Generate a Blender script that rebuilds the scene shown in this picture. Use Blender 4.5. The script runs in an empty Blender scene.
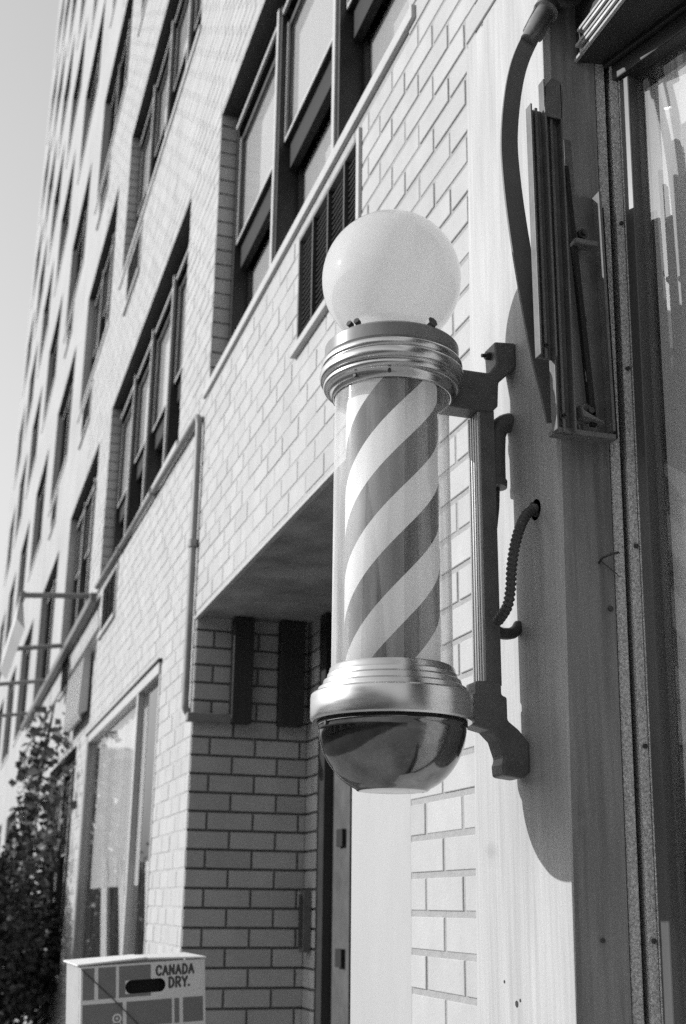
import bpy, bmesh, math, random
from mathutils import Vector, Matrix
random.seed(7)
S = bpy.context.scene
COL = S.collection
PI = math.pi
GROUND = -1.60          # the camera's eye is the origin; pavement 1.6 m below
FX = 1.04               # plane of the brick front (street is -x, +y runs along the front)

# ------------------------------------------------------------------ materials
def new_mat(name):
    m = bpy.data.materials.new(name); m.use_nodes = True
    nt = m.node_tree; b = nt.nodes['Principled BSDF']
    return m, nt, b
def g(v): return (v, v, v, 1)
def plain(name, v, rough=.6, metal=0, spec=.4, noise=.0, scale=8, bump=0, bscale=None, coord='Object', stretch=(1,1,1), detail=6):
    m, nt, b = new_mat(name)
    b.inputs['Roughness'].default_value = rough
    b.inputs['Metallic'].default_value = metal
    b.inputs['Specular IOR Level'].default_value = spec
    b.inputs['Base Color'].default_value = g(v)
    if noise or bump:
        tc = nt.nodes.new('ShaderNodeTexCoord'); mp = nt.nodes.new('ShaderNodeMapping')
        mp.inputs['Scale'].default_value = stretch
        nt.links.new(tc.outputs[coord], mp.inputs[0])
    if noise:
        n = nt.nodes.new('ShaderNodeTexNoise'); n.inputs['Scale'].default_value = scale; n.inputs['Detail'].default_value = detail
        n.inputs['Roughness'].default_value = .65
        nt.links.new(mp.outputs[0], n.inputs['Vector'])
        r = nt.nodes.new('ShaderNodeMapRange')
        r.inputs['From Min'].default_value = .25; r.inputs['From Max'].default_value = .75
        r.inputs['To Min'].default_value = v*(1-noise); r.inputs['To Max'].default_value = v*(1+noise)
        nt.links.new(n.outputs['Fac'], r.inputs['Value'])
        nt.links.new(r.outputs[0], b.inputs['Base Color'])
        r2 = nt.nodes.new('ShaderNodeMapRange')
        r2.inputs['To Min'].default_value = max(.02, rough-.12); r2.inputs['To Max'].default_value = min(1, rough+.12)
        nt.links.new(n.outputs['Fac'], r2.inputs['Value']); nt.links.new(r2.outputs[0], b.inputs['Roughness'])
    if bump:
        n2 = nt.nodes.new('ShaderNodeTexNoise'); n2.inputs['Scale'].default_value = bscale or scale*4; n2.inputs['Detail'].default_value = 4
        nt.links.new(mp.outputs[0], n2.inputs['Vector'])
        bp = nt.nodes.new('ShaderNodeBump'); bp.inputs['Strength'].default_value = bump; bp.inputs['Distance'].default_value = .01
        nt.links.new(n2.outputs['Fac'], bp.inputs['Height']); nt.links.new(bp.outputs[0], b.inputs['Normal'])
    return m

def brick_mat(name, v, spread=.10):
    """one brick = one mesh island; a tone for each, pores, faint run-off streaks"""
    m, nt, b = new_mat(name); L = nt.links.new
    b.inputs['Roughness'].default_value = .75; b.inputs['Specular IOR Level'].default_value = .25
    geo = nt.nodes.new('ShaderNodeNewGeometry'); tc = nt.nodes.new('ShaderNodeTexCoord')
    r = nt.nodes.new('ShaderNodeMapRange'); r.inputs['To Min'].default_value = 1-spread; r.inputs['To Max'].default_value = 1+spread*.5
    L(geo.outputs['Random Per Island'], r.inputs['Value'])
    n = nt.nodes.new('ShaderNodeTexNoise'); n.inputs['Scale'].default_value = 9; n.inputs['Detail'].default_value = 9; n.inputs['Roughness'].default_value = .7
    L(tc.outputs['Object'], n.inputs['Vector'])
    r2 = nt.nodes.new('ShaderNodeMapRange'); r2.inputs['From Min'].default_value = .25; r2.inputs['From Max'].default_value = .75
    r2.inputs['To Min'].default_value = .90; r2.inputs['To Max'].default_value = 1.07
    L(n.outputs['Fac'], r2.inputs['Value'])
    mp = nt.nodes.new('ShaderNodeMapping'); mp.inputs['Scale'].default_value = (3, 3, .35); L(tc.outputs['Object'], mp.inputs[0])
    n3 = nt.nodes.new('ShaderNodeTexNoise'); n3.inputs['Scale'].default_value = 2.2; n3.inputs['Detail'].default_value = 5; L(mp.outputs[0], n3.inputs['Vector'])
    r3 = nt.nodes.new('ShaderNodeMapRange'); r3.inputs['From Min'].default_value = .3; r3.inputs['From Max'].default_value = .7
    r3.inputs['To Min'].default_value = .93; r3.inputs['To Max'].default_value = 1.04; L(n3.outputs['Fac'], r3.inputs['Value'])
    m1 = nt.nodes.new('ShaderNodeMath'); m1.operation = 'MULTIPLY'; L(r.outputs[0], m1.inputs[0]); L(r2.outputs[0], m1.inputs[1])
    m2 = nt.nodes.new('ShaderNodeMath'); m2.operation = 'MULTIPLY'; L(m1.outputs[0], m2.inputs[0]); L(r3.outputs[0], m2.inputs[1])
    m3 = nt.nodes.new('ShaderNodeMath'); m3.operation = 'MULTIPLY'; L(m2.outputs[0], m3.inputs[0]); m3.inputs[1].default_value = v
    L(m3.outputs[0], b.inputs['Base Color'])
    n4 = nt.nodes.new('ShaderNodeTexNoise'); n4.inputs['Scale'].default_value = 160; n4.inputs['Detail'].default_value = 3; L(tc.outputs['Object'], n4.inputs['Vector'])
    bp = nt.nodes.new('ShaderNodeBump'); bp.inputs['Strength'].default_value = .25; bp.inputs['Distance'].default_value = .004
    L(n4.outputs['Fac'], bp.inputs['Height']); L(bp.outputs[0], b.inputs['Normal'])
    return m

def far_brick_mat(name, v):
    """courses drawn by a brick texture, for walls too far off to see the joints as shapes"""
    m, nt, b = new_mat(name); L = nt.links.new
    b.inputs['Roughness'].default_value = .8; b.inputs['Specular IOR Level'].default_value = .2
    tc = nt.nodes.new('ShaderNodeTexCoord'); sp = nt.nodes.new('ShaderNodeSeparateXYZ'); L(tc.outputs['Object'], sp.inputs[0])
    ad = nt.nodes.new('ShaderNodeMath'); ad.operation = 'ADD'; L(sp.outputs['X'], ad.inputs[0]); L(sp.outputs['Y'], ad.inputs[1])
    cb = nt.nodes.new('ShaderNodeCombineXYZ'); L(ad.outputs[0], cb.inputs['X']); L(sp.outputs['Z'], cb.inputs['Y'])
    mp = nt.nodes.new('ShaderNodeMapping'); mp.inputs['Location'].default_value = (0, -.067, 0); L(cb.outputs[0], mp.inputs[0])
    br = nt.nodes.new('ShaderNodeTexBrick'); L(mp.outputs[0], br.inputs['Vector'])
    br.inputs['Color1'].default_value = g(v*.98); br.inputs['Color2'].default_value = g(v*1.02); br.inputs['Mortar'].default_value = g(v*.92)
    br.inputs['Scale'].default_value = 1; br.inputs['Mortar Size'].default_value = .006; br.inputs['Brick Width'].default_value = .2085; br.inputs['Row Height'].default_value = .081
    n = nt.nodes.new('ShaderNodeTexNoise'); n.inputs['Scale'].default_value = 1.3; n.inputs['Detail'].default_value = 8; L(tc.outputs['Object'], n.inputs['Vector'])
    r = nt.nodes.new('ShaderNodeMapRange'); r.inputs['From Min'].default_value = .3; r.inputs['From Max'].default_value = .7; r.inputs['To Min'].default_value = .88; r.inputs['To Max'].default_value = 1.05
    L(n.outputs['Fac'], r.inputs['Value'])
    mx = nt.nodes.new('ShaderNodeVectorMath'); mx.operation = 'SCALE'; L(br.outputs['Color'], mx.inputs[0]); L(r.outputs[0], mx.inputs['Scale'])
    L(mx.outputs[0], b.inputs['Base Color'])
    return m

def wood_mat(name, v, contrast=.14, rough=.65):
    """painted board with vertical grain showing through, and a few worn spots"""
    m, nt, b = new_mat(name); L = nt.links.new
    b.inputs['Roughness'].default_value = rough; b.inputs['Specular IOR Level'].default_value = .35
    tc = nt.nodes.new('ShaderNodeTexCoord'); mp = nt.nodes.new('ShaderNodeMapping'); mp.inputs['Scale'].default_value = (1, 1, .035)
    L(tc.outputs['Object'], mp.inputs[0])
    n = nt.nodes.new('ShaderNodeTexNoise'); n.inputs['Scale'].default_value = 70; n.inputs['Detail'].default_value = 7; n.inputs['Roughness'].default_value = .6; L(mp.outputs[0], n.inputs['Vector'])
    mp2 = nt.nodes.new('ShaderNodeMapping'); mp2.inputs['Scale'].default_value = (1, 1, .12); L(tc.outputs['Object'], mp2.inputs[0])
    n2 = nt.nodes.new('ShaderNodeTexNoise'); n2.inputs['Scale'].default_value = 14; n2.inputs['Detail'].default_value = 6; L(mp2.outputs[0], n2.inputs['Vector'])
    a = nt.nodes.new('ShaderNodeMath'); a.operation = 'ADD'; L(n.outputs['Fac'], a.inputs[0]); L(n2.outputs['Fac'], a.inputs[1])
    r = nt.nodes.new('ShaderNodeMapRange'); r.inputs['From Min'].default_value = .65; r.inputs['From Max'].default_value = 1.35
    r.inputs['To Min'].default_value = v*(1-contrast); r.inputs['To Max'].default_value = v*(1+contrast*.6); L(a.outputs[0], r.inputs['Value'])
    n5 = nt.nodes.new('ShaderNodeTexNoise'); n5.inputs['Scale'].default_value = 6; n5.inputs['Detail'].default_value = 8; L(tc.outputs['Object'], n5.inputs['Vector'])
    r5 = nt.nodes.new('ShaderNodeMapRange'); r5.inputs['From Min'].default_value = .66; r5.inputs['From Max'].default_value = .74; r5.inputs['To Min'].default_value = 1; r5.inputs['To Max'].default_value = .8
    L(n5.outputs['Fac'], r5.inputs['Value'])
    mu = nt.nodes.new('ShaderNodeMath'); mu.operation = 'MULTIPLY'; L(r.outputs[0], mu.inputs[0]); L(r5.outputs[0], mu.inputs[1])
    L(mu.outputs[0], b.inputs['Base Color'])
    n7 = nt.nodes.new('ShaderNodeTexNoise'); n7.inputs['Scale'].default_value = 420; n7.inputs['Detail'].default_value = 3; n7.inputs['Roughness'].default_value = .7; L(tc.outputs['Object'], n7.inputs['Vector'])
    r7 = nt.nodes.new('ShaderNodeMapRange'); r7.inputs['From Min'].default_value = .3; r7.inputs['From Max'].default_value = .7; r7.inputs['To Min'].default_value = .86; r7.inputs['To Max'].default_value = 1.12; L(n7.outputs['Fac'], r7.inputs['Value'])
    mu2 = nt.nodes.new('ShaderNodeMath'); mu2.operation = 'MULTIPLY'; L(mu.outputs[0], mu2.inputs[0]); L(r7.outputs[0], mu2.inputs[1])
    L(mu2.outputs[0], b.inputs['Base Color'])
    bp = nt.nodes.new('ShaderNodeBump'); bp.inputs['Strength'].default_value = .5; bp.inputs['Distance'].default_value = .003
    L(a.outputs[0], bp.inputs['Height']); L(bp.outputs[0], b.inputs['Normal'])
    return m

def glass_mat(name, tint=.93, rough=.02, dust=.03, f0=.08, edge=0.0):
    m = bpy.data.materials.new(name); m.use_nodes = True; nt = m.node_tree; nt.nodes.clear(); L = nt.links.new
    out = nt.nodes.new('ShaderNodeOutputMaterial')
    tr = nt.nodes.new('ShaderNodeBsdfTransparent'); tr.inputs[0].default_value = g(tint)
    gl = nt.nodes.new('ShaderNodeBsdfGlossy'); gl.inputs['Roughness'].default_value = rough; gl.inputs['Color'].default_value = g(1)
    lw = nt.nodes.new('ShaderNodeLayerWeight'); lw.inputs['Blend'].default_value = .5      # same from both sides of the sheet
    pw = nt.nodes.new('ShaderNodeMath'); pw.operation = 'POWER'; pw.inputs[1].default_value = 5; L(lw.outputs['Facing'], pw.inputs[0])
    fr = nt.nodes.new('ShaderNodeMath'); fr.operation = 'MULTIPLY_ADD'; fr.inputs[1].default_value = .9-f0; fr.inputs[2].default_value = f0; L(pw.outputs[0], fr.inputs[0])
    mx = nt.nodes.new('ShaderNodeMixShader'); L(fr.outputs[0], mx.inputs[0]); L(tr.outputs[0], mx.inputs[1]); L(gl.outputs[0], mx.inputs[2])
    df = nt.nodes.new('ShaderNodeBsdfDiffuse'); df.inputs[0].default_value = g(.7)
    tc = nt.nodes.new('ShaderNodeTexCoord'); mp = nt.nodes.new('ShaderNodeMapping'); mp.inputs['Scale'].default_value = (1, 1, .08); L(tc.outputs['Object'], mp.inputs[0])
    n = nt.nodes.new('ShaderNodeTexNoise'); n.inputs['Scale'].default_value = 40; n.inputs['Detail'].default_value = 6; L(mp.outputs[0], n.inputs['Vector'])
    r = nt.nodes.new('ShaderNodeMapRange'); r.inputs['From Min'].default_value = .4; r.inputs['From Max'].default_value = .75; r.inputs['To Min'].default_value = dust*.5; r.inputs['To Max'].default_value = dust*2
    L(n.outputs['Fac'], r.inputs['Value'])
    sq = nt.nodes.new('ShaderNodeMath'); sq.operation = 'POWER'; sq.inputs[1].default_value = 2.5; L(lw.outputs['Facing'], sq.inputs[0])
    du = nt.nodes.new('ShaderNodeMath'); du.operation = 'MULTIPLY_ADD'; du.inputs[1].default_value = edge; L(sq.outputs[0], du.inputs[0]); L(r.outputs[0], du.inputs[2])
    m2 = nt.nodes.new('ShaderNodeMixShader'); L(du.outputs[0], m2.inputs[0]); L(mx.outputs[0], m2.inputs[1]); L(df.outputs[0], m2.inputs[2])
    L(m2.outputs[0], out.inputs[0])
    return m

M = {}
M['brick'] = brick_mat('PaleBrick', .43, .06)
M['recess_brick'] = brick_mat('RecessBrick', .45, .14)
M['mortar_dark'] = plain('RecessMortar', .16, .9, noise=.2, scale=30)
M['mortar_near'] = plain('NearMortar', .31, .9, noise=.15, scale=40, bump=.3)
M['mortar'] = plain('Mortar', .385, .9, noise=.2, scale=30, bump=.3)
M['far_brick'] = far_brick_mat('PaleBrickFar', .41)
M['board'] = wood_mat('WhitePaintedBoard', .425, .26)
M['post'] = wood_mat('ShadeTonedPost', .225, .55)  # same paint as the board; the post's shade is put into its colour
M['weathered'] = plain('WeatheredPaint', .58, .45, noise=.75, scale=230, bump=.8, bscale=260)
M['smooth_render'] = plain('PaintedRender', .375, .7, noise=.07, scale=5, bump=.1, bscale=40, stretch=(1,1,.4))
M['concrete'] = plain('SoffitConcrete', .30, .9, noise=.6, scale=3.2, bump=.5, detail=10)
M['dark_paint'] = plain('DarkPaint', .035, .5, noise=.3, scale=12)
M['dark_wood'] = wood_mat('DarkPlank', .04, .3)
M['frame'] = plain('WindowFrameGrey', .22, .5, noise=.15, scale=10)
M['jamb_paint'] = plain('JambPaint', .08, .35, noise=.35, scale=8, stretch=(1,1,.1))
M['door_paint'] = plain('DoorPaint', .085, .5, noise=.25, scale=9)
M['frame_light'] = plain('WindowFrameSunlitEdge', .42, .45, noise=.08, scale=10)
M['head_paint'] = plain('WindowHeadPaint', .055, .7, noise=.3, scale=3)
M['frame_dark'] = plain('WindowFrameDark', .028, .45, noise=.2, scale=10)
M['blind'] = plain('RollerBlind', .42, .8, noise=.05, scale=2)
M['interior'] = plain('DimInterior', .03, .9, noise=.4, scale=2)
M['sill'] = plain('StoneSill', .43, .8, noise=.1, scale=14)
M['louver'] = plain('LouverMetal', .10, .5, noise=.2, scale=20)
M['pipe'] = plain('PipePaint', .20, .5, noise=.2, scale=15)
M['alu'] = plain('BrushedAluminium', .66, .26, metal=1, noise=.12, scale=9, stretch=(1,1,6))
M['alu_dull'] = plain('DullAluminium', .40, .42, metal=1, noise=.2, scale=14)
M['rail'] = plain('RailMetal', .45, .35, metal=.4, noise=.25, scale=10, stretch=(1,1,.2))
M['chrome'] = plain('TarnishedChrome', .24, .10, metal=1, noise=.5, scale=11, bump=.22, bscale=7)
M['holder'] = plain('GreyEnamel', .22, .35, noise=.15, scale=14)
M['cast'] = plain('CastMetalPaint', .12, .45, noise=.25, scale=30, bump=.15)
M['steel'] = plain('DullSteel', .13, .5, metal=.0, noise=.25, scale=25, bump=.1)
M['strap'] = plain('StrapPaint', .13, .55, noise=.12, scale=12)
M['bolt'] = plain('RustyBolt', .06, .5, metal=.5, noise=.4, scale=80)
M['black'] = plain('BlackSeam', .012, .8)
M['hose'] = plain('ArmouredHose', .07, .45, metal=.3, noise=.2, scale=60)
M['canvas'] = plain('AwningCanvas', .05, .9, noise=.25, scale=30)
M['paper'] = plain('WhitePaper', .70, .85, noise=.06, scale=5)
M['curtain'] = plain('PaleCurtain', .62, .9, noise=.10, scale=7, stretch=(1,1,.15))
M['glass'] = glass_mat('WindowGlass', .9, .008, .03, .09)
M['shop_glass'] = glass_mat('ShopGlass', .9, .03, .10, .16)
M['far_glass'] = glass_mat('FarWindowGlass', .25, .02, .02, .03)
M['tube_glass'] = glass_mat('TubeGlass', .985, .035, .20, .09, .34)
M['carton'] = plain('CartonBoard', .36, .85, noise=.08, scale=18)
M['carton_light'] = plain('CartonLight', .72, .8, noise=.05, scale=18)
M['carton_dark'] = plain('CartonPlaid', .19, .7, noise=.08, scale=24)
M['ink'] = plain('CartonInk', .07, .7)
M['leaf'] = plain('BushLeaf', .035, .5, noise=.5, scale=3)
M['leaf_light'] = plain('BroadLeaf', .11, .4, noise=.4, scale=3)
M['bark'] = plain('Bark', .09, .9, noise=.4, scale=12, bump=.6)
M['pavement'] = plain('PavementConcrete', .28, .9, noise=.2, scale=2.5, bump=.2)
M['asphalt'] = plain('Asphalt', .06, .9, noise=.3, scale=3, bump=.3)
M['kerb'] = plain('KerbStone', .35, .9, noise=.2, scale=6)
M['far_wall'] = plain('GreyRender', .26, .9, noise=.15, scale=1)
M['far_light'] = plain('PaleRender', .5, .9, noise=.1, scale=1)

def opal():
    m = bpy.data.materials.new('OpalGlass'); m.use_nodes = True; nt = m.node_tree; nt.nodes.clear(); L = nt.links.new
    out = nt.nodes.new('ShaderNodeOutputMaterial')
    d = nt.nodes.new('ShaderNodeBsdfDiffuse')
    tc = nt.nodes.new('ShaderNodeTexCoord'); n = nt.nodes.new('ShaderNodeTexNoise'); n.inputs['Scale'].default_value = 22; n.inputs['Detail'].default_value = 9; L(tc.outputs['Object'], n.inputs['Vector'])
    mr = nt.nodes.new('ShaderNodeMapRange'); mr.inputs['From Min'].default_value = .3; mr.inputs['From Max'].default_value = .75; mr.inputs['To Min'].default_value = .76; mr.inputs['To Max'].default_value = .66
    L(n.outputs['Fac'], mr.inputs['Value']); L(mr.outputs[0], d.inputs[0])
    t = nt.nodes.new('ShaderNodeBsdfTranslucent'); t.inputs[0].default_value = g(.78)
    mx = nt.nodes.new('ShaderNodeMixShader'); mx.inputs[0].default_value = .56; L(d.outputs[0], mx.inputs[1]); L(t.outputs[0], mx.inputs[2])
    gl = nt.nodes.new('ShaderNodeBsdfGlossy'); gl.inputs['Roughness'].default_value = .05
    fr = nt.nodes.new('ShaderNodeFresnel'); fr.inputs['IOR'].default_value = 1.42
    m2 = nt.nodes.new('ShaderNodeMixShader'); L(fr.outputs[0], m2.inputs[0]); L(mx.outputs[0], m2.inputs[1]); L(gl.outputs[0], m2.inputs[2])
    em = nt.nodes.new('ShaderNodeEmission'); em.inputs[0].default_value = g(1); em.inputs[1].default_value = .09      # lamp in the globe
    ad = nt.nodes.new('ShaderNodeAddShader'); L(m2.outputs[0], ad.inputs[0]); L(em.outputs[0], ad.inputs[1])
    L(ad.outputs[0], out.inputs[0]); return m
M['opal'] = opal()

def stripes():
    """helical bands round the drum: white between two darker colours; the paper's seam is at the back"""
    m, nt, b = new_mat('HelicalStripes'); L = nt.links.new
    b.inputs['Roughness'].default_value = .5; b.inputs['Specular IOR Level'].default_value = .3
    tc = nt.nodes.new('ShaderNodeTexCoord'); sp = nt.nodes.new('ShaderNodeSeparateXYZ'); L(tc.outputs['Object'], sp.inputs[0])
    at = nt.nodes.new('ShaderNodeMath'); at.operation = 'ARCTAN2'
    ng = nt.nodes.new('ShaderNodeMath'); ng.operation = 'MULTIPLY'; ng.inputs[1].default_value = -1; L(sp.outputs['Y'], ng.inputs[0])
    # angle 0 faces -y (the viewer's side), growing towards +x
    L(sp.outputs['X'], at.inputs[0]); L(ng.outputs[0], at.inputs[1])
    k = nt.nodes.new('ShaderNodeMath'); k.operation = 'MULTIPLY'; k.inputs[1].default_value = -3.5/(2*PI); L(at.outputs[0], k.inputs[0])
    zz = nt.nodes.new('ShaderNodeMath'); zz.operation = 'MULTIPLY_ADD'; zz.inputs[1].default_value = 1/.171; zz.inputs[2].default_value = STRIPE_PHASE; L(sp.outputs['Z'], zz.inputs[0])
    s = nt.nodes.new('ShaderNodeMath'); s.operation = 'ADD'; L(k.outputs[0], s.inputs[0]); L(zz.outputs[0], s.inputs[1])
    f = nt.nodes.new('ShaderNodeMath'); f.operation = 'FRACT'; L(s.outputs[0], f.inputs[0])
    w = nt.nodes.new('ShaderNodeMath'); w.operation = 'GREATER_THAN'; w.inputs[1].default_value = .5; L(f.outputs[0], w.inputs[0])
    h = nt.nodes.new('ShaderNodeMath'); h.operation = 'MULTIPLY'; h.inputs[1].default_value = .5; L(s.outputs[0], h.inputs[0])
    f2 = nt.nodes.new('ShaderNodeMath'); f2.operation = 'FRACT'; L(h.outputs[0], f2.inputs[0])
    p = nt.nodes.new('ShaderNodeMath'); p.operation = 'GREATER_THAN'; p.inputs[1].default_value = .5; L(f2.outputs[0], p.inputs[0])
    c = nt.nodes.new('ShaderNodeMix'); c.data_type = 'RGBA'; c.inputs[6].default_value = g(.042); c.inputs[7].default_value = g(.105); L(p.outputs[0], c.inputs[0])
    c2 = nt.nodes.new('ShaderNodeMix'); c2.data_type = 'RGBA'; L(c.outputs[2], c2.inputs[6]); c2.inputs[7].default_value = g(.66); L(w.outputs[0], c2.inputs[0])
    L(c2.outputs[2], b.inputs['Base Color'])
    L(c2.outputs[2], b.inputs['Emission Color']); b.inputs['Emission Strength'].default_value = .19    # the lamp inside the turning drum
    return m
STRIPE_PHASE = .60
M['stripes'] = stripes()

# ------------------------------------------------------------------ mesh helpers
class MB:
    """collects shapes and links them as ONE mesh object"""
    def __init__(s): s.v = []; s.f = []; s.m = []; s.sm = []; s.mats = []
    def mi(s, m):
        m = M[m] if isinstance(m, str) else m
        if m not in s.mats: s.mats.append(m)
        return s.mats.index(m)
    def add(s, v, f, m, smooth=False):
        b = len(s.v); i = s.mi(m)
        s.v += [tuple(p) for p in v]
        for q in f: s.f.append(tuple(b+k for k in q)); s.m.append(i); s.sm.append(smooth)
        return s
    def quad(s, a, b, c, d, m): return s.add([a, b, c, d], [(0, 1, 2, 3)], m)
    def box(s, x0, x1, y0, y1, z0, z1, m, skip=''):
        v = [(x0,y0,z0),(x1,y0,z0),(x1,y1,z0),(x0,y1,z0),(x0,y0,z1),(x1,y0,z1),(x1,y1,z1),(x0,y1,z1)]
        f = [(0,3,2,1),(4,5,6,7),(0,1,5,4),(1,2,6,5),(2,3,7,6),(3,0,4,7)]
        return s.add(v, f, m)
    def prism_y(s, poly, y0, y1, m):
        """outline in (x,z), extruded along y"""
        n = len(poly); v = [(x, y0, z) for x, z in poly]+[(x, y1, z) for x, z in poly]
        f = [tuple(range(n)), tuple(range(2*n-1, n-1, -1))]+[(i, n+i, n+(i+1) % n, (i+1) % n) for i in range(n)]
        return s.add(v, f, m)
    def hexa(s, p, m):
        """eight corners: four below, four above"""
        return s.add(p, [(0,3,2,1),(4,5,6,7),(0,1,5,4),(1,2,6,5),(2,3,7,6),(3,0,4,7)], m)
    def beam(s, a, b, w, h, m, up=(0,0,1)):
        a, b, up = Vector(a), Vector(b), Vector(up); d = (b-a).normalized()
        r = d.cross(up)
        if r.length < 1e-5: r = d.cross(Vector((1,0,0)))
        r.normalize(); u = r.cross(d); r *= w/2; u *= h/2
        return s.hexa([a-r-u, a+r-u, b+r-u, b-r-u, a-r+u, a+r+u, b+r+u, b-r+u], m)
    def tube(s, pts, r, m, n=10, caps=True, smooth=True):
        pts = [Vector(p) for p in pts]; rr = r if isinstance(r, (list, tuple)) else [r]*len(pts)
        v = []; f = []; ref = Vector((.31, .2, .93))
        for i, p in enumerate(pts):
            d = (pts[min(i+1, len(pts)-1)]-pts[max(i-1, 0)]).normalized()
            a = d.cross(ref)
            if a.length < 1e-3: a = d.cross(Vector((1, 0, 0)))
            a.normalize(); b = d.cross(a)
            for k in range(n):
                t = 2*PI*k/n; v.append(p+(a*math.cos(t)+b*math.sin(t))*rr[i])
        for i in range(len(pts)-1):
            for k in range(n): f.append((i*n+k, i*n+(k+1) % n, (i+1)*n+(k+1) % n, (i+1)*n+k))
        s.add(v, f, m, smooth)
        if caps:
            s.add(v[:n], [tuple(range(n-1, -1, -1))], m); s.add(v[-n:], [tuple(range(n))], m)
        return s
    def lathe(s, prof, m, c=(0,0,0), n=64, smooth=True):
        v = []; f = []; k = len(prof)
        for i in range(n):
            t = 2*PI*i/n
            for r, z in prof: v.append((c[0]+r*math.cos(t), c[1]+r*math.sin(t), c[2]+z))
        for i in range(n):
            j = (i+1) % n
            for q in range(k-1): f.append((i*k+q, j*k+q, j*k+q+1, i*k+q+1))
        return s.add(v, f, m, smooth)
    def crisp(s, prof, m, c=(0,0,0), n=128, lim=24):
        """lathe whose corners stay sharp: the profile is split where it turns hard"""
        run = [prof[0]]
        for i in range(1, len(prof)):
            run.append(prof[i])
            if i < len(prof)-1:
                a = Vector((prof[i][0]-prof[i-1][0], prof[i][1]-prof[i-1][1])); b = Vector((prof[i+1][0]-prof[i][0], prof[i+1][1]-prof[i][1]))
                if a.length and b.length and math.degrees(a.angle(b)) > lim: s.lathe(run, m, c, n); run = [prof[i]]
        s.lathe(run, m, c, n); return s
    def build(s, name, parent=None, bevel=0, loc=None):
        me = bpy.data.meshes.new(name); org = Vector(loc) if loc else Vector((0,0,0))
        me.from_pydata([tuple(Vector(p)-org) for p in s.v] if loc else s.v, [], s.f)
        for m in s.mats: me.materials.append(m)
        me.polygons.foreach_set('material_index', s.m); me.polygons.foreach_set('use_smooth', s.sm); me.update()
        o = bpy.data.objects.new(name, me); COL.objects.link(o)
        if loc: o.location = loc
        if parent: attach(o, parent)
        if bevel:
            b = o.modifiers.new('soft_edges', 'BEVEL'); b.width = bevel; b.segments = 2; b.limit_method = 'ANGLE'; b.angle_limit = math.radians(40)
            b.harden_normals = False
        return o
def world_loc(o):
    p = Vector(o.location)
    while o.parent: o = o.parent; p += Vector(o.location)
    return p
def attach(o, parent):
    """children keep world-placed meshes: cancel the parents' offset"""
    o.parent = parent
    o.location = Vector(o.location)-world_loc(parent)
def thing(name, label, cat, loc, group=None):
    o = bpy.data.objects.new(name, None); COL.objects.link(o); o.location = loc; o.empty_display_size = .1
    return tag(o, label, cat, group)
def tag(o, label, cat, group=None):
    o['label'] = label; o['category'] = cat
    if group: o['group'] = group
    return o
def struct(o): o['kind'] = 'structure'; return o
def arc(r0, r1, z0, z1, n): pass

# ------------------------------------------------------------------ setting
mb = MB(); mb.box(-2.0, 14, -30, 60, GROUND-.3, GROUND, 'pavement'); struct(mb.build('pavement'))
mb = MB(); mb.box(-2.16, -2.003, -30, 60, GROUND-.3, GROUND+.004, 'kerb'); struct(mb.build('kerb', bevel=.012))
mb = MB(); mb.quad((-400,-400,GROUND-.14), (400,-400,GROUND-.14), (400,400,GROUND-.14), (-400,400,GROUND-.14), 'asphalt'); struct(mb.build('road'))

# ------------------------------------------------------------------ the brick building
COURSE, ZJ, BL = .081, .067, .2085
def subtract(a0, a1, cuts):
    segs = [(a0, a1)]
    for c0, c1 in cuts:
        out = []
        for s0, s1 in segs:
            if c1 <= s0 or c0 >= s1: out.append((s0, s1)); continue
            if c0 > s0: out.append((s0, c0))
            if c1 < s1: out.append((c1, s1))
        segs = out
    return segs
def bricks(mb, place, u0, u1, z0, z1, openings, phase, m='brick', jn=.0105, depth=.03):
    """real bricks with raked joints; place(u, z, d) maps wall coordinates to the scene, d = distance in from the face"""
    k0 = math.floor((z0-ZJ)/COURSE); k1 = math.ceil((z1-ZJ)/COURSE)
    for k in range(k0, k1):
        a, b = ZJ+k*COURSE+jn/2, ZJ+(k+1)*COURSE-jn/2
        a, b = max(a, z0), min(b, z1)
        if b-a < .008: continue
        full = []; 
        for (o0, o1, oz0, oz1) in openings:
            if oz1 <= a+.004 or oz0 >= b-.004: continue
            full.append((o0, o1, oz0, oz1))
        off = phase if k % 2 else phase+BL/2
        n0 = math.floor((u0-off)/BL)-1; n1 = math.ceil((u1-off)/BL)+1
        for n in range(n0, n1):
            p, q = off+n*BL+jn/2, off+(n+1)*BL-jn/2
            p, q = max(p, u0), min(q, u1)
            if q-p < .01: continue
            for s0, s1 in subtract(p, q, [(f[0], f[1]) for f in full]):
                if s1-s0 < .01: continue
                j = random.uniform(-.0012, .0012)
                e = .0016
                v = [place(s0,a,depth),place(s1,a,depth),place(s1,b,depth),place(s0,b,depth),
                     place(s0,a,j+e),place(s1,a,j+e),place(s1,b,j+e),place(s0,b,j+e),
                     place(s0+e,a+e,j),place(s1-e,a+e,j),place(s1-e,b-e,j),place(s0+e,b-e,j)]
                f = [(0,1,5,4),(1,2,6,5),(2,3,7,6),(3,0,4,7),(4,5,9,8),(5,6,10,9),(6,7,11,10),(7,4,8,11),(8,9,10,11)]
                mb.add(v, f, m)
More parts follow.
